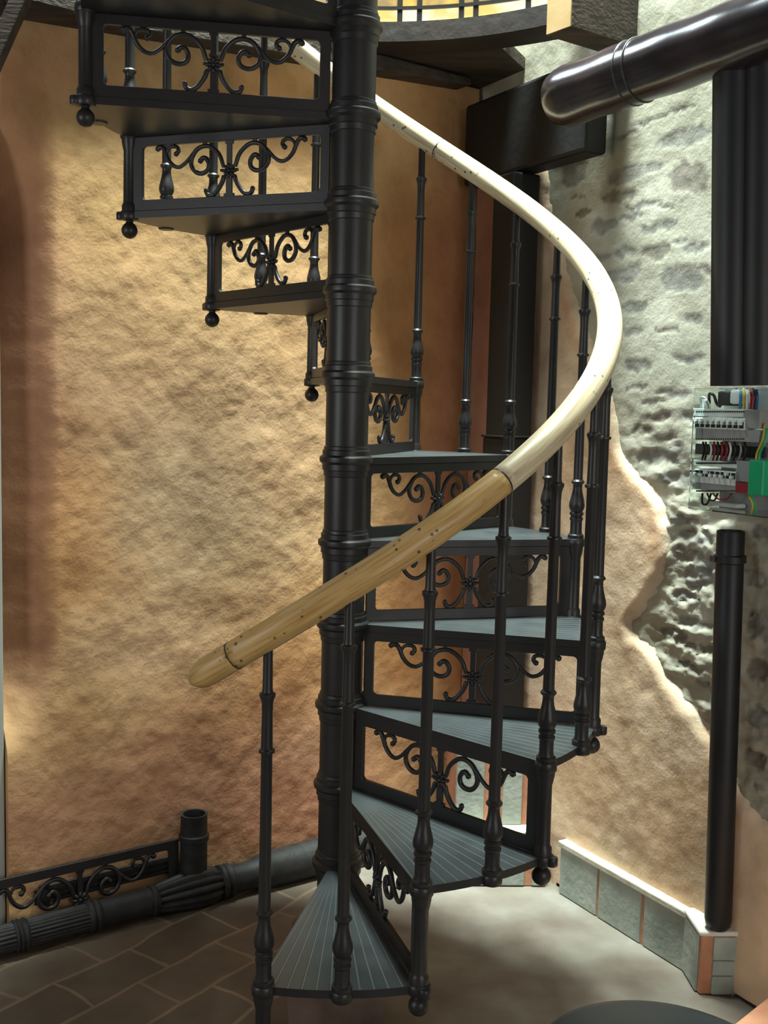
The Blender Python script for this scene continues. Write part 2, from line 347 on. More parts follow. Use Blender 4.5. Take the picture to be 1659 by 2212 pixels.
# side wall of rubble stone with a coat of tan plaster over its lower part
SWO = B0 + OW * -.045; SWO.z = 0
def sidec(px, py):
    p = on_plane(px, py, SWO, OW); return ((p - SWO).dot(DW), p.z)
stones = []
def st(x, y, w_, h_, tone=.5, tilt=0):
    a = sidec(x, y); stones.append((a[0], a[1], abs(sidec(x + w_ / 2, y)[0] - a[0]), h_ / 2 / 830, tone, tilt))
for t in ((1350, 378, 85, 42, .45), (1410, 365, 40, 24, .4), (1490, 385, 90, 75, .35, .4), (1480, 295, 130, 42, .4), (1345, 295, 70, 16, .6), (1400, 262, 90, 10, .5), (1470, 235, 60, 10, .5),
          (1240, 375, 50, 50, .6), (1240, 395, 36, 14, .4), (1338, 425, 90, 26, .45), (1250, 425, 30, 10, .5), (1385, 445, 80, 16, .4), (1262, 458, 36, 18, .35), (1365, 468, 60, 16, .5), (1440, 445, 45, 10, .45),
          (1305, 488, 60, 40, .45), (1425, 490, 90, 24, .5), (1350, 545, 50, 28, .55), (1415, 543, 75, 32, .35), (1470, 520, 24, 14, .4), (1500, 535, 50, 24, .5), (1295, 555, 50, 20, .4),
          (1340, 595, 90, 36, .5), (1470, 605, 100, 56, .4, .2), (1500, 580, 90, 20, .3, .3), (1370, 665, 60, 26, .45), (1360, 715, 50, 24, .5), (1440, 712, 60, 14, .35), (1500, 690, 40, 24, .5), (1380, 790, 66, 30, .4), (1480, 775, 70, 20, .5),
          (1372, 836, 50, 14, .35), (1450, 850, 80, 16, .5), (1425, 900, 70, 18, .3), (1390, 930, 60, 16, .35), (1440, 945, 50, 14, .3), (1430, 985, 120, 40, .45, -.25), (1480, 1035, 110, 36, .45), (1500, 900, 60, 24, .5), (1410, 870, 60, 12, .45),
          (1470, 1120, 70, 26, .45), (1500, 1160, 90, 30, .5), (1495, 1200, 80, 36, .35), (1510, 1240, 70, 60, .4, -.6), (1480, 1290, 70, 26, .45), (1500, 1345, 80, 26, .4), (1450, 1370, 70, 34, .55), (1510, 1400, 70, 22, .35), (1490, 1440, 70, 20, .45),
          (1520, 1480, 60, 20, .4), (1540, 1520, 40, 16, .45), (1630, 1250, 60, 40, .5), (1640, 1350, 60, 60, .45), (1635, 1450, 50, 50, .35), (1640, 1550, 60, 60, .4), (1630, 1640, 50, 50, .3), (1650, 1150, 60, 30, .5), (1640, 1700, 40, 20, .45)):
    st(*t)
def stone_f(s, z):
    best = 0; tone = .5
    ws = s + .018 * fbm(s * 14, z * 14, 2); wz = z + .012 * fbm(s * 18, z * 18, 8)
    for a, b_, rs, rz, tn, ti in stones:
        ds = ws - a; dz = wz - b_
        if abs(ds) > rs * 2 or abs(dz) > rz * 2 + rs * .6: continue
        dz += ds * ti * .6
        d = (abs(ds) / rs) ** 2.6 + (abs(dz) / rz) ** 2.6
        k = 1 - sm(.55, 1.25, d + .5 * fbm(s * 40, z * 40, 4, 3))
        if k > best: best = k; tone = tn
    return best, tone
def side_h(s, z):
    k, _ = stone_f(s, z); low = 1 - sm(.9, 1.5, z)
    return (.0015 + .004 * low) * fbm(s * 7, z * 10, 1) + k * (-.0012 - .003 * low + .012 * low * fbm(s * 18, z * 26, 6, 3)) + low * .010 * fbm(s * 11, z * 24, 12, 4)
def side_c(s, z):
    k, tone = stone_f(s, z); n = fbm(s * 30, z * 34, 7, 4); n2 = fbm(s * 5, z * 5, 2)
    mort = mixc((.40, .385, .30), (.52, .50, .40), .5 + n2)
    g = .17 + .20 * tone + .10 * n
    stn = (g * 1.0, g * .98, g * .86)
    if tone < .36: stn = (g * .95, g * .85, g * .70)
    return mixc(mort, stn, k * .92)
wr = field_wall('wall_right', 'rubble', SWO, DW, Vector((0, 0, 1)), OW, -.75, 1.9, ZF, 2.9, 420, 430, side_h, side_c)
tag(wr, kind='structure')

# plaster coat: outline follows the irregular edge on the wall
edge_px = [(1160, 330), (1192, 362), (1196, 420), (1206, 470), (1222, 520), (1240, 600), (1268, 680), (1300, 770), (1330, 840), (1344, 900), (1352, 960), (1380, 1005), (1420, 1045), (1445, 1095), (1458, 1150), (1456, 1205), (1438, 1260), (1400, 1320), (1374, 1352),
           (1400, 1376), (1432, 1410), (1450, 1450), (1478, 1490), (1510, 1530), (1545, 1585), (1590, 1660), (1625, 1720), (1659, 1760), (1700, 1790), (1800, 1850), (2000, 1900)]
edge = [Vector((sidec(x, y)[0], sidec(x, y)[1], 0)) for x, y in edge_px]
edge = spline(edge, 6)
poly = [(-.74, edge[0].y)] + [(p.x, p.y) for p in edge] + [(edge[-1].x, ZF), (-.74, ZF)]
def inside(x, y):
    c = False; n = len(poly); j = n - 1
    for i in range(n):
        xi, yi = poly[i]; xj, yj = poly[j]
        if (yi > y) != (yj > y) and x < (xj - xi) * (y - yi) / (yj - yi) + xi: c = not c
        j = i
    return c
def edist(x, y):
    return min(((x - a.x) ** 2 + (y - a.y) ** 2) for a in edge) ** .5
def side_plaster():
    bm = bmesh.new(); S0, S1, Z0, Z1 = -.74, 1.5, ZF, 2.1; ns, nz = 190, 200
    vs = {}; cols = {}
    for j in range(nz + 1):
        for i in range(ns + 1):
            s = S0 + (S1 - S0) * i / ns; z = Z0 + (Z1 - Z0) * j / nz
            wsx = s + .008 * fbm(s * 25, z * 25, 3); wz = z + .008 * fbm(s * 25, z * 25, 13)
            ins = inside(wsx, wz); d = edist(wsx, wz)
            if not ins and d > .03: continue
            k = sm(-.025, .05, d if ins else -d)
            h = -.030 + .047 * k + .0025 * fbm(s * 8, z * 8, 5) + .0012 * fbm(s * 30, z * 30, 2)
            v = bm.verts.new(SWO + DW * s + Vector((0, 0, z)) + OW * h); vs[i, j] = v
            n1 = fbm(s * 3, z * 3, 6)
            c = mixc((.72, .49, .31), (.80, .61, .43), .5 + n1)
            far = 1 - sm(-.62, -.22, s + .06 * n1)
            c = mixc(c, (.40, .17, .105), far * .85)  # redder far end: wall colour and corner shade painted together
            rim = 1 - sm(.0, .05, d)
            c = mixc(c, (.70, .64, .50), rim * sm(.2, .6, .5 + fbm(s * 6, z * 6, 1)))
            if ins and d < .1 and z > .9: c = mixc(c, (.50, .22, .10), .35 * sm(.03, .06, d) * (1 - sm(.06, .1, d)))
            cols[v] = c
    for j in range(nz):
        for i in range(ns):
            q = [(i, j), (i + 1, j), (i + 1, j + 1), (i, j + 1)]
            if all(t in vs for t in q): bm.faces.new([vs[t] for t in q])
    for v in [v for v in bm.verts if not v.link_faces]: cols.pop(v, None); bm.verts.remove(v)
    cl = bm.loops.layers.float_color.new('pigment')
    for f in bm.faces:
        for lp in f.loops: c = cols[lp.vert]; lp[cl] = (*c, 1)
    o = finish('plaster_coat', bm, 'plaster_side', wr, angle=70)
    o['label'] = 'tan plaster coat with a wavy edge over the stone'
    return o
side_plaster()

bm = bmesh.new(); box(bm, (0, -.6, ZF - .05), (7, 6.2, .1)); fl = finish('floor', bm, 'floor'); tag(fl, kind='structure')

# low plinth along the side wall: grey stone slabs under a cream ledge, orange joints
def plinth_pt(s, o, z): p = B0 + DW * s + OW * o; return Vector((p.x, p.y, z))
def slab(bm, s0, s1, o0, o1, z0, z1, top0=None, top1=None):
    t0 = top0 if top0 is not None else z1; t1 = top1 if top1 is not None else z1
    hexa(bm, [plinth_pt(s0, o0, z0), plinth_pt(s1, o0, z0), plinth_pt(s1, o1, z0), plinth_pt(s0, o1, z0)],
         [plinth_pt(s0, o0, t0), plinth_pt(s1, o0, t1), plinth_pt(s1, o1, t1), plinth_pt(s0, o1, t0)])
bm = bmesh.new(); slab(bm, -.02, .62, -.06, -.004, ZF, -.055)
pl = finish('baseboard_right', bm, 'terracotta', bevel=.002); tag(pl, kind='structure')
for a, b_ in ((-.02, .158), (.168, .352), (.366, .585), (.60, .62)):
    bm = bmesh.new(); slab(bm, a, b_, -.012, 0, ZF + .002, -.062); finish('stone_slab', bm, 'grey_stone', pl, bevel=.003)
bm = bmesh.new(); slab(bm, -.03, .62, -.065, .004, -.066, -.046); finish('ledge', bm, 'cream_mortar', pl, bevel=.004)

# ------------------------------------------------------------------ the staircase
H = .2; R = .606; RM = .6115; DA = .507; P0 = -1.804
def ang(k): return P0 + k * DA
def pol(r, a, z): return Vector((r * math.cos(a), r * math.sin(a), z))
stair = empty('spiral_staircase', (0, 0, ZF))
tag(stair, 'black cast iron spiral staircase with scrollwork risers and a pale wooden handrail', 'staircase')
def link(o, z=0):   # child of the staircase, keeping world coordinates measured from the axis
    o.parent = stair; o.location = Vector(o.location) - Vector((0, 0, ZF)); return o
NT = 15
# central column
prof = [(.085, .0), (.085, .012), (.070, .022), (.062, .040), (.051, .05)]
for k in range(1, NT + 2):
    z = k * H
    prof += [(.051, z - .045), (.0535, z - .043), (.0545, z - .030), (.0575, z - .028), (.0575, z - .015), (.0600, z - .013), (.0640, z - .009), (.0645, z - .003), (.0640, z + .002), (.0605, z + .005), (.0575, z + .007), (.0575, z + .018), (.0545, z + .020), (.0535, z + .027), (.051, z + .029)]
prof += [(.051, NT * H + .6)]
bm = bmesh.new(); lathe(bm, prof, 40); link(finish('central_column', bm, 'iron', angle=35))

# tread
def make_tread():
    bm = bmesh.new(); a0, a1 = 0, DA; n = 14; th = .017
    out = []
    # outline, offset slightly past the radial edges
    def off(r, a, d):
        return Vector((r * math.cos(a) - d * math.sin(a), r * math.sin(a) + d * math.cos(a), 0))
    out.append(off(.05, a0, -.010)); out.append(off(R, a0, -.010))
    for i in range(1, n): out.append(pol(R + .006, a0 + (a1 - a0) * i / n, 0))
    out.append(off(R, a1, .010)); out.append(off(.05, a1, .010))
    top = [bm.verts.new(p) for p in out]; bot = [bm.verts.new(p - Vector((0, 0, th))) for p in out]
    bm.faces.new(top); bf = bm.faces.new(list(reversed(bot)))
    m_ = len(out)
    for i in range(m_): bm.faces.new((top[i], bot[i], bot[(i + 1) % m_], top[(i + 1) % m_]))
    bmesh.ops.inset_region(bm, faces=[bf], thickness=.010, depth=-.007)
    # lugs for the posts and for the middle baluster
    for r_, a_, rr in ((R, a0, .0235), (R, a1, .0235), (RM, (a0 + a1) / 2, .0215)):
        lathe(bm, [(rr - .002, -th - .003), (rr, -th), (rr, -.001), (rr - .002, .0015)], 20, Matrix.Translation(pol(r_, a_, 0)))
    lathe(bm, [(.011, -th - .002), (.0125, -th), (.0125, -.002), (.011, 0)], 14, Matrix.Translation(off(R + .022, a1, .004)))
    return bm
tread_me = None
for k in range(1, NT + 1):
    if tread_me is None:
        o = finish('tread', make_tread(), 'tread', angle=40); tread_me = o.data
        tread_me.materials.append(M['iron'])
        for p in tread_me.polygons:
            if p.normal.z < .7: p.material_index = 1
    else:
        o = bpy.data.objects.new('tread', tread_me); COL.objects.link(o)
    o.location = (0, 0, k * H); o.rotation_euler = (0, 0, ang(k - 1)); link(o)

# riser panel in local coordinates: X from the axis outwards, Z up, origin at the axis on the lower tread
def scroll_curves():
    L = []
    def c(pts, r0=.0040, r1=.0040): L.append((pts, r0, r1))
    c([(-.065, .47), (-.11, .25), (-.2, .10), (-.28, .065), (-.37, .12), (-.43, .28), (-.43, .42), (-.38, .53), (-.31, .56), (-.25, .51), (-.232, .40), (-.26, .30), (-.30, .28), (-.33, .33)], .0046, .0050)
    c([(-.405, .17), (-.45, .26), (-.50, .35), (-.57, .42), (-.64, .39), (-.70, .28), (-.73, .16), (-.755, .07), (-.79, .035), (-.825, .06)], .0036, .0052)
    c([(-.725, .17), (-.70, .075), (-.65, .035), (-.60, .055), (-.585, .125), (-.61, .175)], .0032, .0048)
    c([(-.06, .62), (-.075, .72), (-.11, .83), (-.155, .93), (-.205, .975), (-.25, .945), (-.262, .88)], .0050, .0046)
    return L
X0, X1, ZB, ZT = .080, .566, .028, .160     # opening of the frame
XC = (X0 + X1) / 2; HW = (X1 - X0) / 2; VH = ZT - ZB
def make_panel(frame_bottom=True):
    bm = bmesh.new()
    # frame with rounded inner corners, one solid plate
    y = .0055; x0, x1, z0, z1 = .056, .594, .0015, H - .018
    rc = .010; inner = []
    for cx, cz, a0 in ((X1 - rc, ZT - rc, 0), (X0 + rc, ZT - rc, PI / 2), (X0 + rc, ZB + rc, PI), (X1 - rc, ZB + rc, 1.5 * PI)):
        for i in range(5): a = a0 + i * PI / 8; inner.append((cx + rc * math.cos(a), cz + rc * math.sin(a)))
    outer = [(x1, z1), (x0, z1), (x0, z0), (x1, z0)]
    rings = []
    for yy in (-y, y):
        rings.append(([bm.verts.new((a, yy, b)) for a, b in outer], [bm.verts.new((a, yy, b)) for a, b in inner]))
    for o_, i_ in rings:
        for q in range(4):
            seg = i_[q * 5:q * 5 + 5]
            for a in range(4): bm.faces.new((o_[q], seg[a], seg[a + 1]))
            bm.faces.new((o_[q], seg[4], i_[(q * 5 + 5) % 20], o_[(q + 1) % 4]))
    for a in range(20): bm.faces.new((rings[0][1][a], rings[0][1][(a + 1) % 20], rings[1][1][(a + 1) % 20], rings[1][1][a]))
    for a in range(4): bm.faces.new((rings[0][0][a], rings[0][0][(a + 1) % 4], rings[1][0][(a + 1) % 4], rings[1][0][a]))
    return bm
def make_scroll():
    bm = bmesh.new()
    for pts, r0, r1 in scroll_curves():
        for sgn in (1, -1):
            p = spline([(XC + sgn * u * HW, 0, ZT - v * VH) for u, v in pts], 4); n = len(p)
            rad = [1.2 * (r0 + (r1 - r0) * i / (n - 1)) * (1.0 if i else .8) for i in range(n)]
            tube(bm, p, rad, 8, 1.0)
            bmesh.ops.create_icosphere(bm, subdivisions=1, radius=r1 * 1.55, matrix=Matrix.Translation(p[-1]))
    for sgn in (1, -1):
        for u in (.28, .655):
            box(bm, (XC + sgn * u * HW, 0, ZT - .002), (.0095, .006, .014))
    # stem
    box(bm, (XC, 0, ZT - VH * .26), (.0125, .0070, VH * .54)); box(bm, (XC, 0, ZB + VH * .18), (.0150, .0075, VH * .38))
    box(bm, (XC, 0, ZB + .003), (.026, .009, .008)); box(bm, (XC, 0, ZT - .002), (.020, .008, .010))
    return bm
def make_rosette():
    bm = bmesh.new(); c = Vector((XC, 0, ZT - VH * .54))
    for k in range(8):
        a = k * PI / 4; p = c + Vector((math.cos(a) * .0115, 0, math.sin(a) * .0115))
        bmesh.ops.create_icosphere(bm, subdivisions=2, radius=1, matrix=Matrix.Translation(p) @ Matrix.Rotation(-a, 4, 'Y') @ Matrix.Diagonal((.0092, .0080, .0048, 1)))
    bmesh.ops.create_icosphere(bm, subdivisions=2, radius=.0062, matrix=Matrix.Translation(c) @ Matrix.Diagonal((1, 1.7, 1, 1)))
    for sg in (1, -1): box(bm, c + Vector((sg * .019, 0, .002)), (.010, .006, .006))
    return bm
pm = {}
def panel(k_lower, parent_link, loc, rz, name='riser_panel'):
    if not pm:
        a = finish(name, make_panel(), 'iron', bevel=.0012); s_ = finish('scrollwork', make_scroll(), 'iron', a, angle=50); r_ = finish('rosette', make_rosette(), 'iron', a, smooth=True)
        pm['p'] = a; pm['s'] = s_; pm['r'] = r_
    else:
        a = pm['p'].copy(); a.parent = None; COL.objects.link(a)
        for q in ('s', 'r'): c = pm[q].copy(); COL.objects.link(c); c.parent = a
    a.location = loc; a.rotation_euler = (0, 0, rz)
    return a
for k in range(1, NT):
    link(panel(k, None, (0, 0, k * H), ang(k)))

# corner post with its ball, from below tread k up to tread k+1
def make_post(first=False):
    bm = bmesh.new()
    p = [] if first else [(.0115, -.022), (.0185, -.020)]
    if first: p = [(.024, ZF - H * 0), (.024, ZF + .012), (.0185, ZF + .02), (.0165, ZF + .03)]
    else: p += [(.0205, -.017), (.0205, .0), (.0195, .004), (.0195, .016), (.0170, .020)]
    p += [(.0158, .024 if not first else ZF + .05), (.0150, H - .050), (.0155, H - .048), (.0175, H - .040), (.0195, H - .030), (.0205, H - .018)]
    lathe(bm, p, 20); return bm
def make_ball():
    bm = bmesh.new(); pr = [(.010, -.018), (.0085, -.023), (.0095, -.0265)]
    for i in range(1, 14):
        a = PI * i / 14
        if a > .45: pr.append((.0205 * math.sin(a), -.0455 + .0205 * math.cos(a)))
    pr.append((0, -.066)); lathe(bm, pr, 22); return bm
bm = make_post(True); o = finish('corner_post', bm, 'iron', angle=35); o.location = pol(R, ang(0), 0); link(o)
post = None
for k in range(1, NT):
    if post is None:
        post = finish('corner_post', make_post(), 'iron', angle=35); ball = finish('ball_finial', make_ball(), 'iron', post, smooth=True); o = post
    else:
        o = post.copy(); o.parent = None; COL.objects.link(o); b_ = ball.copy(); COL.objects.link(b_); b_.parent = o
    v = pol(R, ang(k), k * H); o.location = v; link(o)

# balusters: corner ones, and taller ones in the middle of each tread
def make_baluster(ext):
    pr = [(.0195, 0), (.0205, .003), (.0205, .010), (.0165, .013), (.0150, .020), (.0150, .046), (.0172, .049), (.0172, .054), (.0145, .0565), (.0145, .059), (.0178, .062), (.0178, .067), (.0150, .070),
          (.0165, .0735), (.0190, .078), (.0203, .085), (.0195, .094), (.0165, .106), (.0132, .119), (.0118, .130), (.0118, .138), (.0135, .141), (.0165, .1435), (.0170, .147), (.0145, .150), (.0122, .152),
          (.0120, .160), (.0108, .460 + ext), (.0120, .462 + ext), (.0155, .4635 + ext), (.0155, .4685 + ext), (.0115, .4705 + ext),
          (.0103, .540 + ext), (.0112, .560 + ext), (.0135, .5685 + ext), (.0155, .5725 + ext), (.0155, .578 + ext), (.0110, .5805 + ext), (.0098, .588 + ext), (.0090, .672 + ext)]
    bm = bmesh.new(); lathe(bm, pr, 18); return bm
b1 = b2 = None
for k in range(1, NT + 1):
    if b1 is None: b1 = o = finish('baluster', make_baluster(0), 'iron', angle=35)
    else: o = bpy.data.objects.new('baluster', b1.data); COL.objects.link(o)
    o.location = pol(R, ang(k - 1), k * H); link(o)
    if b2 is None: b2 = o = finish('baluster', make_baluster(.1), 'iron', angle=35)
    else: o = bpy.data.objects.new('baluster', b2.data); COL.objects.link(o)
    o.location = pol(RM, ang(k - .5), k * H); link(o)

# handrail
def rail_p(t): return pol(.607, ang(t), (t + 1) * H + .690)
def rail_seg(name, t0, t1, m, parent=None, tip=False):
    n = max(8, int((t1 - t0) * 20)); pts = [rail_p(t0 + (t1 - t0) * i / n) for i in range(n + 1)]
    rad = [.0287] * len(pts)
    if tip: rad[0] = .012; rad[1] = .022; rad[2] = .0265
    bm = bmesh.new(); tube(bm, pts, rad, 22, uv=True, nrm=(0, 0, 1)); return finish(name, bm, m, parent, smooth=True)
rail = link(rail_seg('handrail', 1.48, NT - .5, 'rail')); rail['label'] = 'pale wooden handrail'
lr = rail_seg('lower_length', -.22, 1.48, 'rail_yellow', rail); lr['label'] = 'yellower knotty lower length of the handrail'
lr = rail_seg('rounded_tip', -.52, -.22, 'rail_yellow', rail, True)
for t in (-.22, 1.48, 5.84, 9.4):
    a = rail_p(t - .004); b_ = rail_p(t + .004); bm = bmesh.new(); tube(bm, [a, b_], .0291, 20, nrm=(0, 0, 1)); finish('rail_joint', bm, M['black'] if t > 0 else M['beam'], rail)

# stone footing under the column
bm = bmesh.new(); box(bm, (0, 0, 0), (.23, .23, .215)); bmesh.ops.subdivide_edges(bm, edges=bm.edges, cuts=5, use_grid_fill=True)
for v in bm.verts: v.co += Vector((fbm(v.co.x * 9, v.co.y * 9, v.co.z * 9 + 3), fbm(v.co.y * 9, v.co.z * 9, v.co.x * 9), 0)) * .006
ft = finish('stone_footing', bm, noisy('brown_stone', (.10, .065, .05), (.19, .13, .10), 10, .85, .5, 50, .004), angle=40); ft.location = (0, .0, ZF + .107)
tag(ft, 'rough brown stone footing block under the column of the spiral staircase', 'block')

def sw(px_, py_, o):
    p = on_plane(px_, py_, B0 + OW * o, OW); return (p - B0).dot(DW), p.z
def spt(s, o, z): p = B0 + DW * s + OW * o; return Vector((p.x, p.y, z))
# ------------------------------------------------------------------ door frame beyond the left end of the wall
bm = bmesh.new()
_c = lambda sv, n, z: Vector(((UW * sv + NW * n).x, (UW * sv + NW * n).y, z))
q = [(SE - .3, WOFF + .02), (SE - .003, WOFF + .02), (SE - .003, WOFF + .25), (SE - .3, WOFF + .25)]
hexa(bm, [_c(a_, b_, ZF) for a_, b_ in q], [_c(a_, b_, 2.44) for a_, b_ in q])
tag(finish('trim_1', bm, 'frame_paint', bevel=.004), kind='structure')

def spx(x, y, n): p = on_plane(x, y, NW * n, NW); return p.dot(UW), p.z
def wl(s, n, z): v = UW * s + NW * n; return Vector((v.x, v.y, z))
def wl_box(bm, s0, s1, n0, n1, z0, z1, z0b=None, z1b=None):
    z0b = z0 if z0b is None else z0b; z1b = z1 if z1b is None else z1b
    hexa(bm, [wl(s0, n0, z0), wl(s1, n0, z0b), wl(s1, n1, z0b), wl(s0, n1, z0)], [wl(s0, n0, z1), wl(s1, n0, z1b), wl(s1, n1, z1b), wl(s0, n1, z1)])

# ------------------------------------------------------------------ iron pieces at the foot of the back wall
def lay(s, n, z):   # matrix: lathe axis along the wall
    ux = UW.normalized(); m = Matrix.Identity(4)
    zz = Vector((0, 0, 1)); nn = zz.cross(ux)
    for i in range(3): m[i][0] = nn[i]; m[i][1] = zz[i]; m[i][2] = ux[i]; m[i][3] = wl(s, n, z)[i]
    return m
RC = .046; ncol = .768
def sc_(px, py=2000): return spx(px, py, ncol)[0]
px = lambda x: spx(x, 2045 - .26 * x, ncol)[0]
col_t = empty('fallen_column', wl(px(200), ncol, ZF))
tag(col_t, 'ornate dark iron column lying on the floor along the foot of the orange wall', 'column')
def cpart(name, prof, ribs=0, rd=0, seg=40, m='iron_dull'):
    bm = bmesh.new(); lathe(bm, prof, seg, Matrix.Identity(4))
    if ribs:
        for v in bm.verts:
            r = math.hypot(v.co.x, v.co.y)
            if r > .02:
                k = 1 - rd * (1 - abs(math.sin(math.atan2(v.co.y, v.co.x) * ribs / 2))) / r
                v.co.x *= k; v.co.y *= k
    o = finish(name, bm, m, col_t, angle=45); o.matrix_parent_inverse = Matrix.Identity(4)
    o.matrix_local = Matrix.Translation(-Vector(col_t.location)) @ lay(0, ncol, ZF + RC + .006)
    return o
def rng(a, b, r, n=2): return [(r, px(a) + (px(b) - px(a)) * i / (n - 1)) for i in range(n)]
cpart('shaft', rng(-160, 30, .0405) , 20, .0035, 80)
cpart('ring', [(.042, px(28)), (.0465, px(32)), (.042, px(36)), (.0465, px(40)), (.042, px(46)), (.047, px(52)), (.042, px(58))])
cpart('shaft', rng(58, 190, .0405), 22, .0035, 88)
cpart('ring', [(.041, px(186)), (.0465, px(190)), (.0465, px(195)), (.042, px(199)), (.047, px(203)), (.047, px(209)), (.041, px(214))])
cpart('shaft', rng(210, 326, .040))
cpart('ring', [(.041, px(322)), (.046, px(325)), (.046, px(333)), (.041, px(337))])
cap = [(.040, px(335)), (.045, px(345)), (.050, px(365)), (.056, px(390)), (.0595, px(415)), (.060, px(435)), (.057, px(455)), (.051, px(465)), (.046, px(472))]
c_ = cpart('leaf_capital', cap, 12, .010, 84); c_.data.materials.clear(); c_.data.materials.append(M['iron_dull'])
cpart('ring', [(.046, px(470)), (.054, px(474)), (.054, px(480)), (.047, px(484)), (.053, px(489)), (.053, px(495)), (.045, px(499))])
cpart('neck', [(.045, px(497)), (.043, px(520)), (.045, px(545)), (.055, px(560)), (.058, px(575))])
cpart('shaft', [(.058, px(573)), (.060, px(640)), (.060, px(900))])

# short pipe standing behind it
s_, z_ = spx(418, 1908, .79)
zt = spx(419, 1757, .79)[1]; zc = spx(419, 1808, .79)[1]; hh = zt - z_
bm = bmesh.new(); lathe(bm, [(.0415, -.02), (.0415, zc - z_ - .010), (.0465, zc - z_ - .006), (.0465, zc - z_ + .010), (.0415, zc - z_ + .014), (.0405, hh - .004), (.0415, hh), (.0340, hh), (.0335, hh - .06), (0, hh - .06)], 32)
o = finish('upright_pipe', bm, 'iron_dull', angle=40); o.location = wl(s_, .79, z_)
tag(o, 'short open-topped dark pipe with a collar standing up behind the lying column', 'pipe')

# spare riser panel leaning at the wall
sR, zR = spx(386, 1812, .812)
a = pm['p'].copy(); a.parent = None; COL.objects.link(a); a.name = 'loose_scroll_panel'
for q in ('s', 'r'): c = pm[q].copy(); COL.objects.link(c); c.parent = a
og = wl(sR - .594 * 1.15, .813, zR - .182 * 1.25); a.location = og; a.rotation_euler = (math.radians(-1), 0, math.atan2(UW.y, UW.x)); a.scale = (1.15, 1.0, 1.25)
tag(a, 'loose black scrollwork panel standing against the orange wall above the lying column', 'iron panel')

# ridged moulding bar lying behind the panel
s0_, z0_ = spx(105, 1935, .822); s1_, z1_ = spx(372, 1880, .822)
mb = empty('moulding_bar', wl((s0_ + s1_) / 2, .825, z0_ - .0))
tag(mb, 'ridged dark moulding bar with a toothed end behind the loose scroll panel', 'iron bar')
bm = bmesh.new()
for dz, dn, h_ in ((0, 0, .052), (.006, -.006, .008), (.022, -.006, .008), (.038, -.006, .008)):
    wl_box(bm, s0_, s1_, .829 + dn, .838, z0_ - .02 + dz - .005, z0_ - .02 + dz + h_ - .005)
o = finish('bar', bm, 'iron_dull', mb, bevel=.002); o.location = -Vector(mb.location)
bm = bmesh.new(); m_ = lay(0, 0, 0); pc = wl(s0_ - .01, .828, z0_)
for k in range(10):
    a_ = k * PI / 5; box(bm, pc + Vector((UW.x * math.cos(a_) * .026, UW.y * math.cos(a_) * .026, math.sin(a_) * .026)), (.012, .012, .012))
bmesh.ops.create_icosphere(bm, subdivisions=2, radius=.024, matrix=Matrix.Translation(pc) @ Matrix.Rotation(math.atan2(UW.y, UW.x), 4, 'Z') @ Matrix.Diagonal((1, .4, 1, 1)))
o = finish('toothed_end', bm, 'iron_dull', mb); o.location = -Vector(mb.location)

# ------------------------------------------------------------------ stepped stone pedestal with the timber post
zl = at(1100, 1803, .785).z; x0p = at(985, 1850, .785).x; x1p = .685
ped = empty('stone_pedestal', ((x0p + x1p) / 2, 1.0, ZF))
tag(ped, 'stepped pedestal faced with upright grey slabs in the corner behind the stairs', 'pedestal')
def wx(y): return .721 - .5197 * (y - .718) - .012
def pedp(name, c0, c1, m, bev=.004):
    bm = bmesh.new(); (x0, y0, z0), (x1, y1, z1) = c0, c1
    q = [(x0, y0), (min(x1, wx(y0)), y0), (min(x1, wx(y1)), y1), (x0, y1)]
    hexa(bm, [Vector((x, y, z0)) for x, y in q], [Vector((x, y, z1)) for x, y in q])
    o = finish(name, bm, m, ped, bevel=bev); o.location = -Vector(ped.location); return o
UB = .845; zt_ = .245
pedp('lower_block', (x0p, .785, ZF + .001), (x1p, 1.15, zl), 'terracotta')
pedp('ledge', (x0p - .004, .781, zl), (x1p, UB, zl + .012), 'cream_mortar')
xu0 = at(983, 1700, UB).x
pedp('upper_block', (xu0, UB, zl), (x1p, 1.15, zt_), 'terracotta')
for a_, b_ in ((985, 1046), (1086, 1128), (1166, 1222)):
    pedp('upright_slab', (at(a_, 1700, UB).x, UB - .008, zl + .012), (min(at(b_, 1700, UB).x, x1p - .005), UB + .02, zt_ - .004), 'grey_stone')
for a_, b_ in ((985, 1066), (1076, 1134), (1150, 1222)):
    pedp('upright_slab', (at(a_, 1850, .785).x, .779, ZF + .004), (min(at(b_, 1850, .785).x, x1p), .8, zl - .012), 'grey_stone')

rotD = Matrix.Rotation(math.atan2(DW.y, DW.x), 4, 'Z')
pc = on_plane(1076, 1560, B0 + OW * .055, OW)
pst = empty('timber_post', (pc.x, pc.y, zt_)); tag(pst, 'black timber post standing on the stone pedestal behind the stairs', 'post')
def pp(name, sz, z0, z1, m='timber_dark', bev=.006):
    bm = bmesh.new(); box(bm, (0, 0, (z0 + z1) / 2 - zt_), (sz[0], sz[1], z1 - z0), rotD); return finish(name, bm, m, pst, bevel=bev)
zs = at(1075, 946, pc.y - .07).z
zbr = sw(1168, 360, .075)[1]; pp('shaft', (.112, .105), zt_, zbr); pp('casing', (.124, .118), zt_, zs); pp('moulding', (.134, .128), zs, zs + .008)

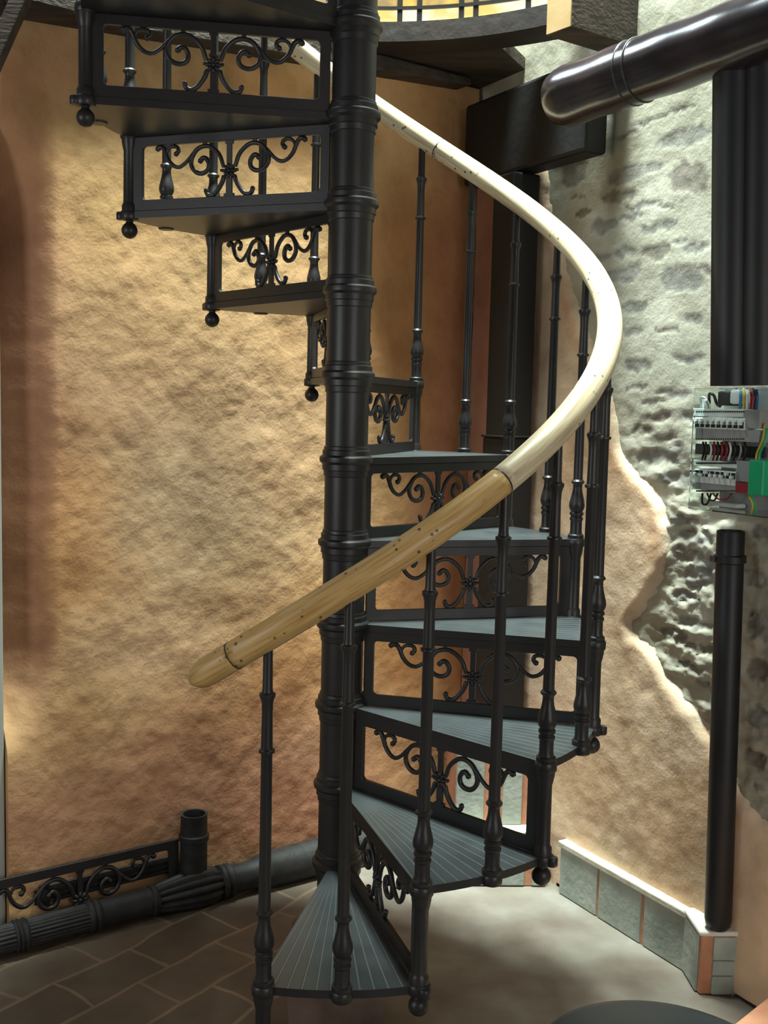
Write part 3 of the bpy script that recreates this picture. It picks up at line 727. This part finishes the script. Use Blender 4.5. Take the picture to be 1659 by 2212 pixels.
# heavy bracket block on top of the post
def sw_hexa(bm, s0, s1, o0, o1, z0, z1):
    hexa(bm, [spt(s0, o0, z0), spt(s1, o0, z0), spt(s1, o1, z0), spt(s0, o1, z0)], [spt(s0, o0, z1), spt(s1, o0, z1), spt(s1, o1, z1), spt(s0, o1, z1)])
sa, za = sw(1001, 350, .075); sb, zb = sw(1262, 320, .075); zbt = sw(1240, 132, .075)[1]; zbr = (zb + sw(1168, 360, .075)[1]) / 2
bm = bmesh.new()
sw_hexa(bm, sa, sb, -.012, .075, zbr, zbt)
tag(finish('bracket_block', bm, 'timber_dark', bevel=.012), 'massive black timber block on top of the black post, carrying the round log', 'timber block')

# glossy round log beam
def depth(px_, py_, d): return CAM + ray(px_, py_) * d
La = depth(1206, 216, 2.92); Lb = depth(1672, 48, 2.42); Lb2 = Lb + (Lb - La) * .5
bm = bmesh.new(); n = 40; pts = [La.lerp(Lb2, i / n) for i in range(n + 1)]
rad = [.078 + .0015 * math.sin(i * .9) for i in range(n + 1)]; rad[0] = .068; rad[1] = .0765
tube(bm, pts, rad, 36)
log = finish('round_log', bm, 'glazed', angle=60); tag(log, 'glossy dark round log beam running up to the top right corner', 'beam')
for t in (.258, .288):
    c = La.lerp(Lb2, t); d = (Lb2 - La).normalized(); bm = bmesh.new(); tube(bm, [c - d * .002, c, c + d * .002], [.0790, .0805, .0790], 36); finish('metal_band', bm, 'iron', log, smooth=True)

# ------------------------------------------------------------------ ceiling timbers
n0 = .765
sA, zA = spx(30, 20, n0); sB, zB = spx(1000, 181, n0)
k_ = (zB - zA) / (sB - sA); sE0, sE1 = -.9, 1.0
f = lambda s: zA + (s - sA) * k_
bm = bmesh.new(); wl_box(bm, sE0, sE1, n0, .86, f(sE0), 2.444, f(sE1), 2.444)
tag(finish('wall_plate_beam', bm, 'beam', bevel=.006), 'long grey-brown beam along the top of the orange wall', 'beam')
bm = bmesh.new(); pA = depth(58, -30, 2.75); pB = depth(-40, 190, 2.75)
tube(bm, [pA, pB], .028, 4); tag(finish('brace', bm, 'beam', bevel=.004), 'slanting grey timber brace in the top left corner', 'brace')
bm = bmesh.new(); pA = depth(30, -20, 2.82); box(bm, depth(95, -12, 2.85), (.20, .10, .09), Matrix.Rotation(.6, 4, 'Z'))
tag(finish('beam_end', bm, 'beam', bevel=.006), 'short grey beam end above the slanting brace in the top left corner', 'beam')

# curved trimmer round the stair opening
def arc_solid(bm, r0, r1, z0, z1, a0, a1, n=40):
    prev = None
    for i in range(n + 1):
        a = a0 + (a1 - a0) * i / n
        q = [bm.verts.new(pol(r0, a, z0)), bm.verts.new(pol(r1, a, z0)), bm.verts.new(pol(r1, a, z1)), bm.verts.new(pol(r0, a, z1))]
        if prev:
            for j in range(4): bm.faces.new((prev[j], prev[(j + 1) % 4], q[(j + 1) % 4], q[j]))
        else: bm.faces.new(q)
        prev = q
    bm.faces.new(list(reversed(prev)))
AR = math.radians
bm = bmesh.new(); arc_solid(bm, .87, 1.0, 2.446, 2.505, AR(50), AR(150))
ring = finish('curved_trimmer', bm, noisy('dark_brown_timber', (.012, .008, .006), (.038, .025, .018), 6, .7, .5, 22, .005), angle=30)
tag(ring, 'dark curved timber edge of the round stair opening overhead', 'ceiling edge')
bm = bmesh.new(); arc_solid(bm, 1.0, 1.5, 2.452, 2.49, AR(63), AR(150))
tag(finish('ceiling', bm, 'beam', angle=30), kind='structure')
# glazed lantern above the opening
lan = empty('glazed_ceiling', (0, 0, 2.505)); tag(lan, 'curved band of glowing amber and cream leaded glass above the stair opening', 'leaded glass')
def lp(name, r0, r1, z0, z1, a0, a1, m, n=6):
    bm = bmesh.new(); arc_solid(bm, r0, r1, z0 - 2.505, z1 - 2.505, AR(a0), AR(a1), n); return finish(name, bm, m, lan, angle=30)
lp('lead_rail', 1.04, 1.06, 2.530, 2.542, 46, 150, 'iron', 30)
lp('lead_rail', 1.038, 1.062, 2.600, 2.610, 46, 150, 'iron', 30)
lp('lead_rail', 1.036, 1.064, 2.72, 2.735, 46, 150, 'iron', 30)
a = 47.0; i = 0
while a < 149:
    w_ = (3.5, 8.5, 9.5, 2.6, 7.5)[i % 5]
    lp('pale_pane', 1.046, 1.052, 2.542, 2.600, a + .4, a + w_ - .4, 'glass_pale'); lp('amber_pane', 1.046, 1.052, 2.610, 2.720, a + .4, a + w_ - .4, 'glass_amber')
    lp('lead_bar', 1.040, 1.058, 2.542, 2.720, a + w_ - .45, a + w_ + .45, 'iron', 1)
    a += w_; i += 1
# joist at the right with warm light painted on its end as yellow
jc = on_z(1236, 58, 2.38)
js, jn = jc.dot(UW), jc.dot(NW)
jt = empty('ceiling_joist', (jc.x, jc.y, 2.38)); tag(jt, 'grey-brown ceiling joist with an end painted warm-lit yellow left of the round log', 'joist')
bm = bmesh.new(); wl_box(bm, js, js + .62, jn, jn + .10, 2.38, 2.58); o = finish('timber', bm, 'beam', jt, bevel=.003); o.location = -Vector(jt.location)
bm = bmesh.new(); wl_box(bm, js - .004, js, jn + .004, jn + .097, 2.383, 2.56); o = finish('lit_end', bm, noisy('warm_lit_wood', (.55, .36, .14), (.72, .50, .24), 8, .7, .2, 40, .002), jt); o.location = -Vector(jt.location)  # thin yellow face paints the warm light on the joist end

# ------------------------------------------------------------------ ducts, electrical box, drain pipe on the side wall
dx = on_plane(1640, 700, B0 + OW * .12, OW)
dct = empty('fluted_duct', (dx.x, dx.y, sw(1590, 838, .10)[1])); zd0 = dct.location.z
tag(dct, 'wide black ribbed duct running down to the top of the fuse box', 'duct')
ztd = on_plane(1600, 150, B0 + OW * .12, OW).z; dct.location.z += .006; zd0 = dct.location.z
bm = bmesh.new()
for ox, oy, r in ((-.062, 0, .046), (-.004, -.022, .050), (.060, -.034, .052), (0, .04, .07)):
    lathe(bm, [(r, 0), (r, ztd - zd0)], 28, Matrix.Translation((ox, oy, 0)))
box(bm, (0, .0, (ztd - zd0) / 2), (.15, .07, ztd - .01 - zd0))
finish('ribbed_casing', bm, 'iron_black', dct, angle=40); dct.rotation_euler = (0, math.radians(-2.6), 0)

dp = on_plane(1566, 1550, B0 + OW * .017, OW)
ZK = -.040
dr = empty('drain_pipe', (dp.x + .012, dp.y, ZK)); dr.rotation_euler = (0, -.022, 0); tag(dr, 'thick black drain pipe standing on the stone block beneath the fuse box', 'pipe')
zt2 = at(1578, 1146, dp.y).z; zc2 = at(1578, 1208, dp.y).z
hp = zt2 - ZK
bm = bmesh.new(); lathe(bm, [(.012, .0005), (.024, .002), (.032, .012), (.0355, .03), (.0355, hp - .003), (.034, hp), (.030, hp), (.029, hp - .05), (0, hp - .05)], 32); finish('pipe', bm, 'iron_black', dr, angle=50)
bm = bmesh.new(); lathe(bm, [(.0355, zc2 - ZK - .01), (.041, zc2 - ZK - .007), (.041, zc2 - ZK + .010), (.0355, zc2 - ZK + .013)], 32); box(bm, (-.043, 0, zc2 - ZK + .002), (.014, .012, .014)); finish('clamp', bm, 'iron_black', dr, angle=50)

blk = empty('stone_block', (1.03, .19, ZF)); tag(blk, 'grey stone block with a white top under the black drain pipe', 'block')
def bk(name, c0, c1, m, bev=.005):
    bm = bmesh.new(); box(bm, [(a + b) / 2 for a, b in zip(c0, c1)], [abs(b - a) for a, b in zip(c0, c1)]); o = finish(name, bm, m, blk, bevel=bev); o.location = -Vector(blk.location); return o
bk('core', (.970, .128, ZF + .001), (1.118, .262, -.052), 'terracotta')
bk('cap', (.962, .120, -.054), (1.125, .265, -.0405), noisy('whitewash', (.66, .64, .58), (.80, .78, .72), 9, .8, .4, 40, .003))
zz = [ZF + .002, ZF + .055, ZF + .098, -.056]
for a_, b_ in zip(zz, zz[1:]): bk('front_stone', (1.002, .121, a_ + .001), (1.116, .135, b_ - .001), 'grey_stone', .004)
bk('side_stone', (.963, .14, ZF + .002), (.977, .26, -.056), 'grey_stone')

# fuse box
def esz(px_, py_, o): return sw(px_, py_, o)
s00, z00 = esz(1500, 838, .10); s11, z11 = esz(1500, 1100, .10)
s_end = esz(1700, 900, .10)[0]
cen = spt((s00 + s_end) / 2, 0, (z00 + z11) / 2)
fb = empty('fuse_box', cen); tag(fb, 'open clear-fronted fuse box with white breakers and a green terminal on the stone wall', 'fuse box')
def ehx(name, p0, p1, o0, o1, m, bev=0, parent=None, loc=True):
    a = esz(*p0, o1); b = esz(*p1, o1); bm = bmesh.new()
    sw_hexa(bm, min(a[0], b[0]), max(a[0], b[0]), o0, o1, min(a[1], b[1]), max(a[1], b[1]))
    o = finish(name, bm, m, parent or fb, bevel=bev)
    if parent is None: o.location = -cen
    return o
def esz_box(name, s0, s1, z0, z1, o0, o1, m, bev=0, parent=None):
    bm = bmesh.new(); sw_hexa(bm, s0, s1, o0, o1, z0, z1); o = finish(name, bm, m, parent or fb, bevel=bev)
    if parent is None: o.location = -cen
    return o
OB = -.03
esz_box('back_plate', s00, s_end, z11, z00, OB, OB + .02, 'greyp')
esz_box('clear_edge', s00, s_end, z00 - .004, z00, OB, .10, 'clear'); esz_box('clear_edge', s00, s_end, z11, z11 + .004, OB, .10, 'clear'); esz_box('clear_edge', s00, s00 + .003, z11 + .004, z00 - .004, OB, .10, 'clear')
def brow(y0, y1, y2, y3, y4, xr, xg, n, on):
    # label strip, breaker faces, toggles, grey lower cover
    ehx('label_strip', (1498, y0), (xr, y1), .03, .062, 'white', .001)
    a = esz(1498, y1, .07); b = esz(xr - 4, y2, .07); w = (b[0] - a[0]) / n
    for i in range(n):
        m0 = bmesh.new(); sw_hexa(m0, a[0] + i * w + .0006, a[0] + (i + 1) * w - .0006, OB + .02, .066, esz(1498, y3, .066)[1], a[1]); sw_hexa(m0, a[0] + i * w + .0006, a[0] + (i + 1) * w - .0006, .06, .074, b[1], a[1] - .003)
        br = finish('breaker', m0, 'white', fb, bevel=.0008); br.location = -cen
        cx = a[0] + (i + .5) * w; zc = b[1] - .006; m1 = bmesh.new(); sw_hexa(m1, cx - w * .36, cx + w * .36, .066, .0665, zc - .010, zc + .006); t = finish('slot', m1, 'black', br)
        m1 = bmesh.new(); sw_hexa(m1, cx - w * .20, cx + w * .20, .0665, .078, zc - (.002 if on(i) else .009), zc + (.006 if on(i) else -.001)); finish('toggle', m1, 'white', br, bevel=.0008)
    ehx('grey_cover', (1502, y3), (xg, y4), .03, .064, 'greyp', .001)
    for yy in (y0 + 9, y4 - 6):
        bm = bmesh.new()
        for k in range(22):
            p = esz(1503 + k * (xr - 1508) / 21, yy, .0645)
            sw_hexa(bm, p[0], p[0] + .0035, .062, .0648, p[1], p[1] + .004)
        o = finish('marking', bm, 'black', fb); o.location = -cen
brow(882, 901, 912, 925, 956, 1610, 1638, 9, lambda i: True)
brow(993, 1012, 1022, 1041, 1068, 1592, 1618, 8, lambda i: i in (2, 6))
ehx('blank_cover', (1606, 886), (1640, 926), .03, .063, 'greyp', .001)
ehx('blank_cover', (1590, 995), (1618, 1042), .03, .061, 'greyp', .001)
ehx('red_cover', (1589, 1042), (1615, 1067), .04, .068, 'red', .001)
gt = ehx('green_terminal', (1618, 993), (1646, 1072), .03, .09, 'green', .003)
ehx('grey_gland', (1550, 845), (1576, 876), .0, .05, 'iron_dull', .004); ehx('white_gland', (1576, 842), (1596, 873), .0, .05, 'white', .006)
ehx('white_disc', (1530, 1082), (1592, 1099), -.005, .03, 'white', .012)
ehx('shadowed_tray', (1502, 958), (1640, 990), .0, .02, 'black')  # black plate in the wire gap, its shade painted as colour
def wire(pl, m, r=.0028):
    P = [spt(esz(x, y, o)[0], o, esz(x, y, o)[1]) for x, y, o in pl]; bm = bmesh.new(); tube(bm, spline(P, 5), r, 8); o = finish('wire', bm, m, fb, smooth=True); o.location = -cen
wire([(1514, 884, .04), (1514, 860, .05), (1524, 862, .05), (1530, 884, .04)], 'greyp', .003); wire([(1518, 884, .04), (1520, 866, .055), (1530, 868, .05), (1534, 884, .04)], 'white', .002)
wire([(1532, 872, .04), (1532, 852, .05), (1542, 854, .05), (1548, 872, .04), (1556, 878, .04)], 'black', .004)
for x, m in ((1598, 'blue'), (1606, 'yellow'), (1613, 'white'), (1621, 'red'), (1628, 'red'), (1634, 'blue')): wire([(x, 841, .04), (x + 2, 858, .05), (x, 884, .04)], m, .0034)
for x, m in ((1518, 'black'), (1524, 'black'), (1534, 'white'), (1542, 'red'), (1550, 'black'), (1558, 'red'), (1568, 'red'), (1576, 'white'), (1586, 'black'), (1598, 'greyp'), (1608, 'black')): wire([(x, 955, .05), (x + 3, 972, .055), (x - 2, 994, .05)], m, .003)
wire([(1517, 1066, .05), (1517, 1086, .06), (1524, 1090, .06), (1530, 1084, .06), (1536, 1066, .05)], 'black', .003)
wire([(1528, 1066, .05), (1534, 1080, .06), (1544, 1080, .06), (1550, 1066, .05)], 'black', .0025); wire([(1540, 1066, .05), (1552, 1078, .06), (1570, 1078, .05), (1580, 1066, .05)], 'red', .0022)
wire([(1652, 915, .05), (1648, 950, .06), (1636, 978, .06), (1634, 996, .06)], 'yellow', .0035); wire([(1656, 925, .05), (1652, 955, .06), (1642, 978, .06), (1640, 996, .06)], 'green', .003)
wire([(1618, 1070, .06), (1626, 1090, .06), (1624, 1108, .05)], 'yellow', .0028); wire([(1624, 1070, .06), (1632, 1092, .055), (1630, 1112, .05)], 'green', .0025)

# ------------------------------------------------------------------ foreground: round stool and terracotta kerb
Pb = on_z(1362, 2153, .26); RS = .215
stl = empty('round_stool', (Pb.x, Pb.y - RS, ZF)); tag(stl, 'dark slate round stool seat cut off by the bottom edge, in front of the floor', 'stool')
zs_ = .26 - ZF
bm = bmesh.new(); lathe(bm, [(RS - .03, zs_ - .05), (RS - .006, zs_ - .045), (RS, zs_ - .03), (RS, zs_ - .012), (RS - .006, zs_ - .003), (RS - .02, zs_), (0, zs_ + .001)], 64); finish('seat', bm, 'stool', stl, angle=50)
for k in range(4):
    a_ = PI / 4 + k * PI / 2; bm = bmesh.new(); tube(bm, [(math.cos(a_) * .11, math.sin(a_) * .11, zs_ - .045), (math.cos(a_) * .16, math.sin(a_) * .16, .0)], .014, 12); finish('leg', bm, 'iron_black', stl, angle=50)
bm = bmesh.new(); tube(bm, [(math.cos(t * PI / 16) * .14, math.sin(t * PI / 16) * .14, .16) for t in range(33)], .007, 8); finish('foot_ring', bm, 'iron_black', stl, smooth=True)
q0 = on_z(1583, 2212, -.12); q1 = on_z(1661, 2150, -.12); dd = (q1 - q0).normalized(); nn = Vector((dd.y, -dd.x, 0))
bm = bmesh.new(); A_ = q0 - dd * .35; B_ = q1 + dd * .06
lo = [A_, B_, B_ + nn * .3, A_ + nn * .3]
hexa(bm, [Vector((p.x, p.y, ZF + .001)) for p in lo], [Vector((p.x, p.y, -.12)) for p in lo])
tag(finish('terracotta_slab', bm, 'terracotta', bevel=.008), 'orange terracotta slab at the bottom right corner beside the stool', 'slab')
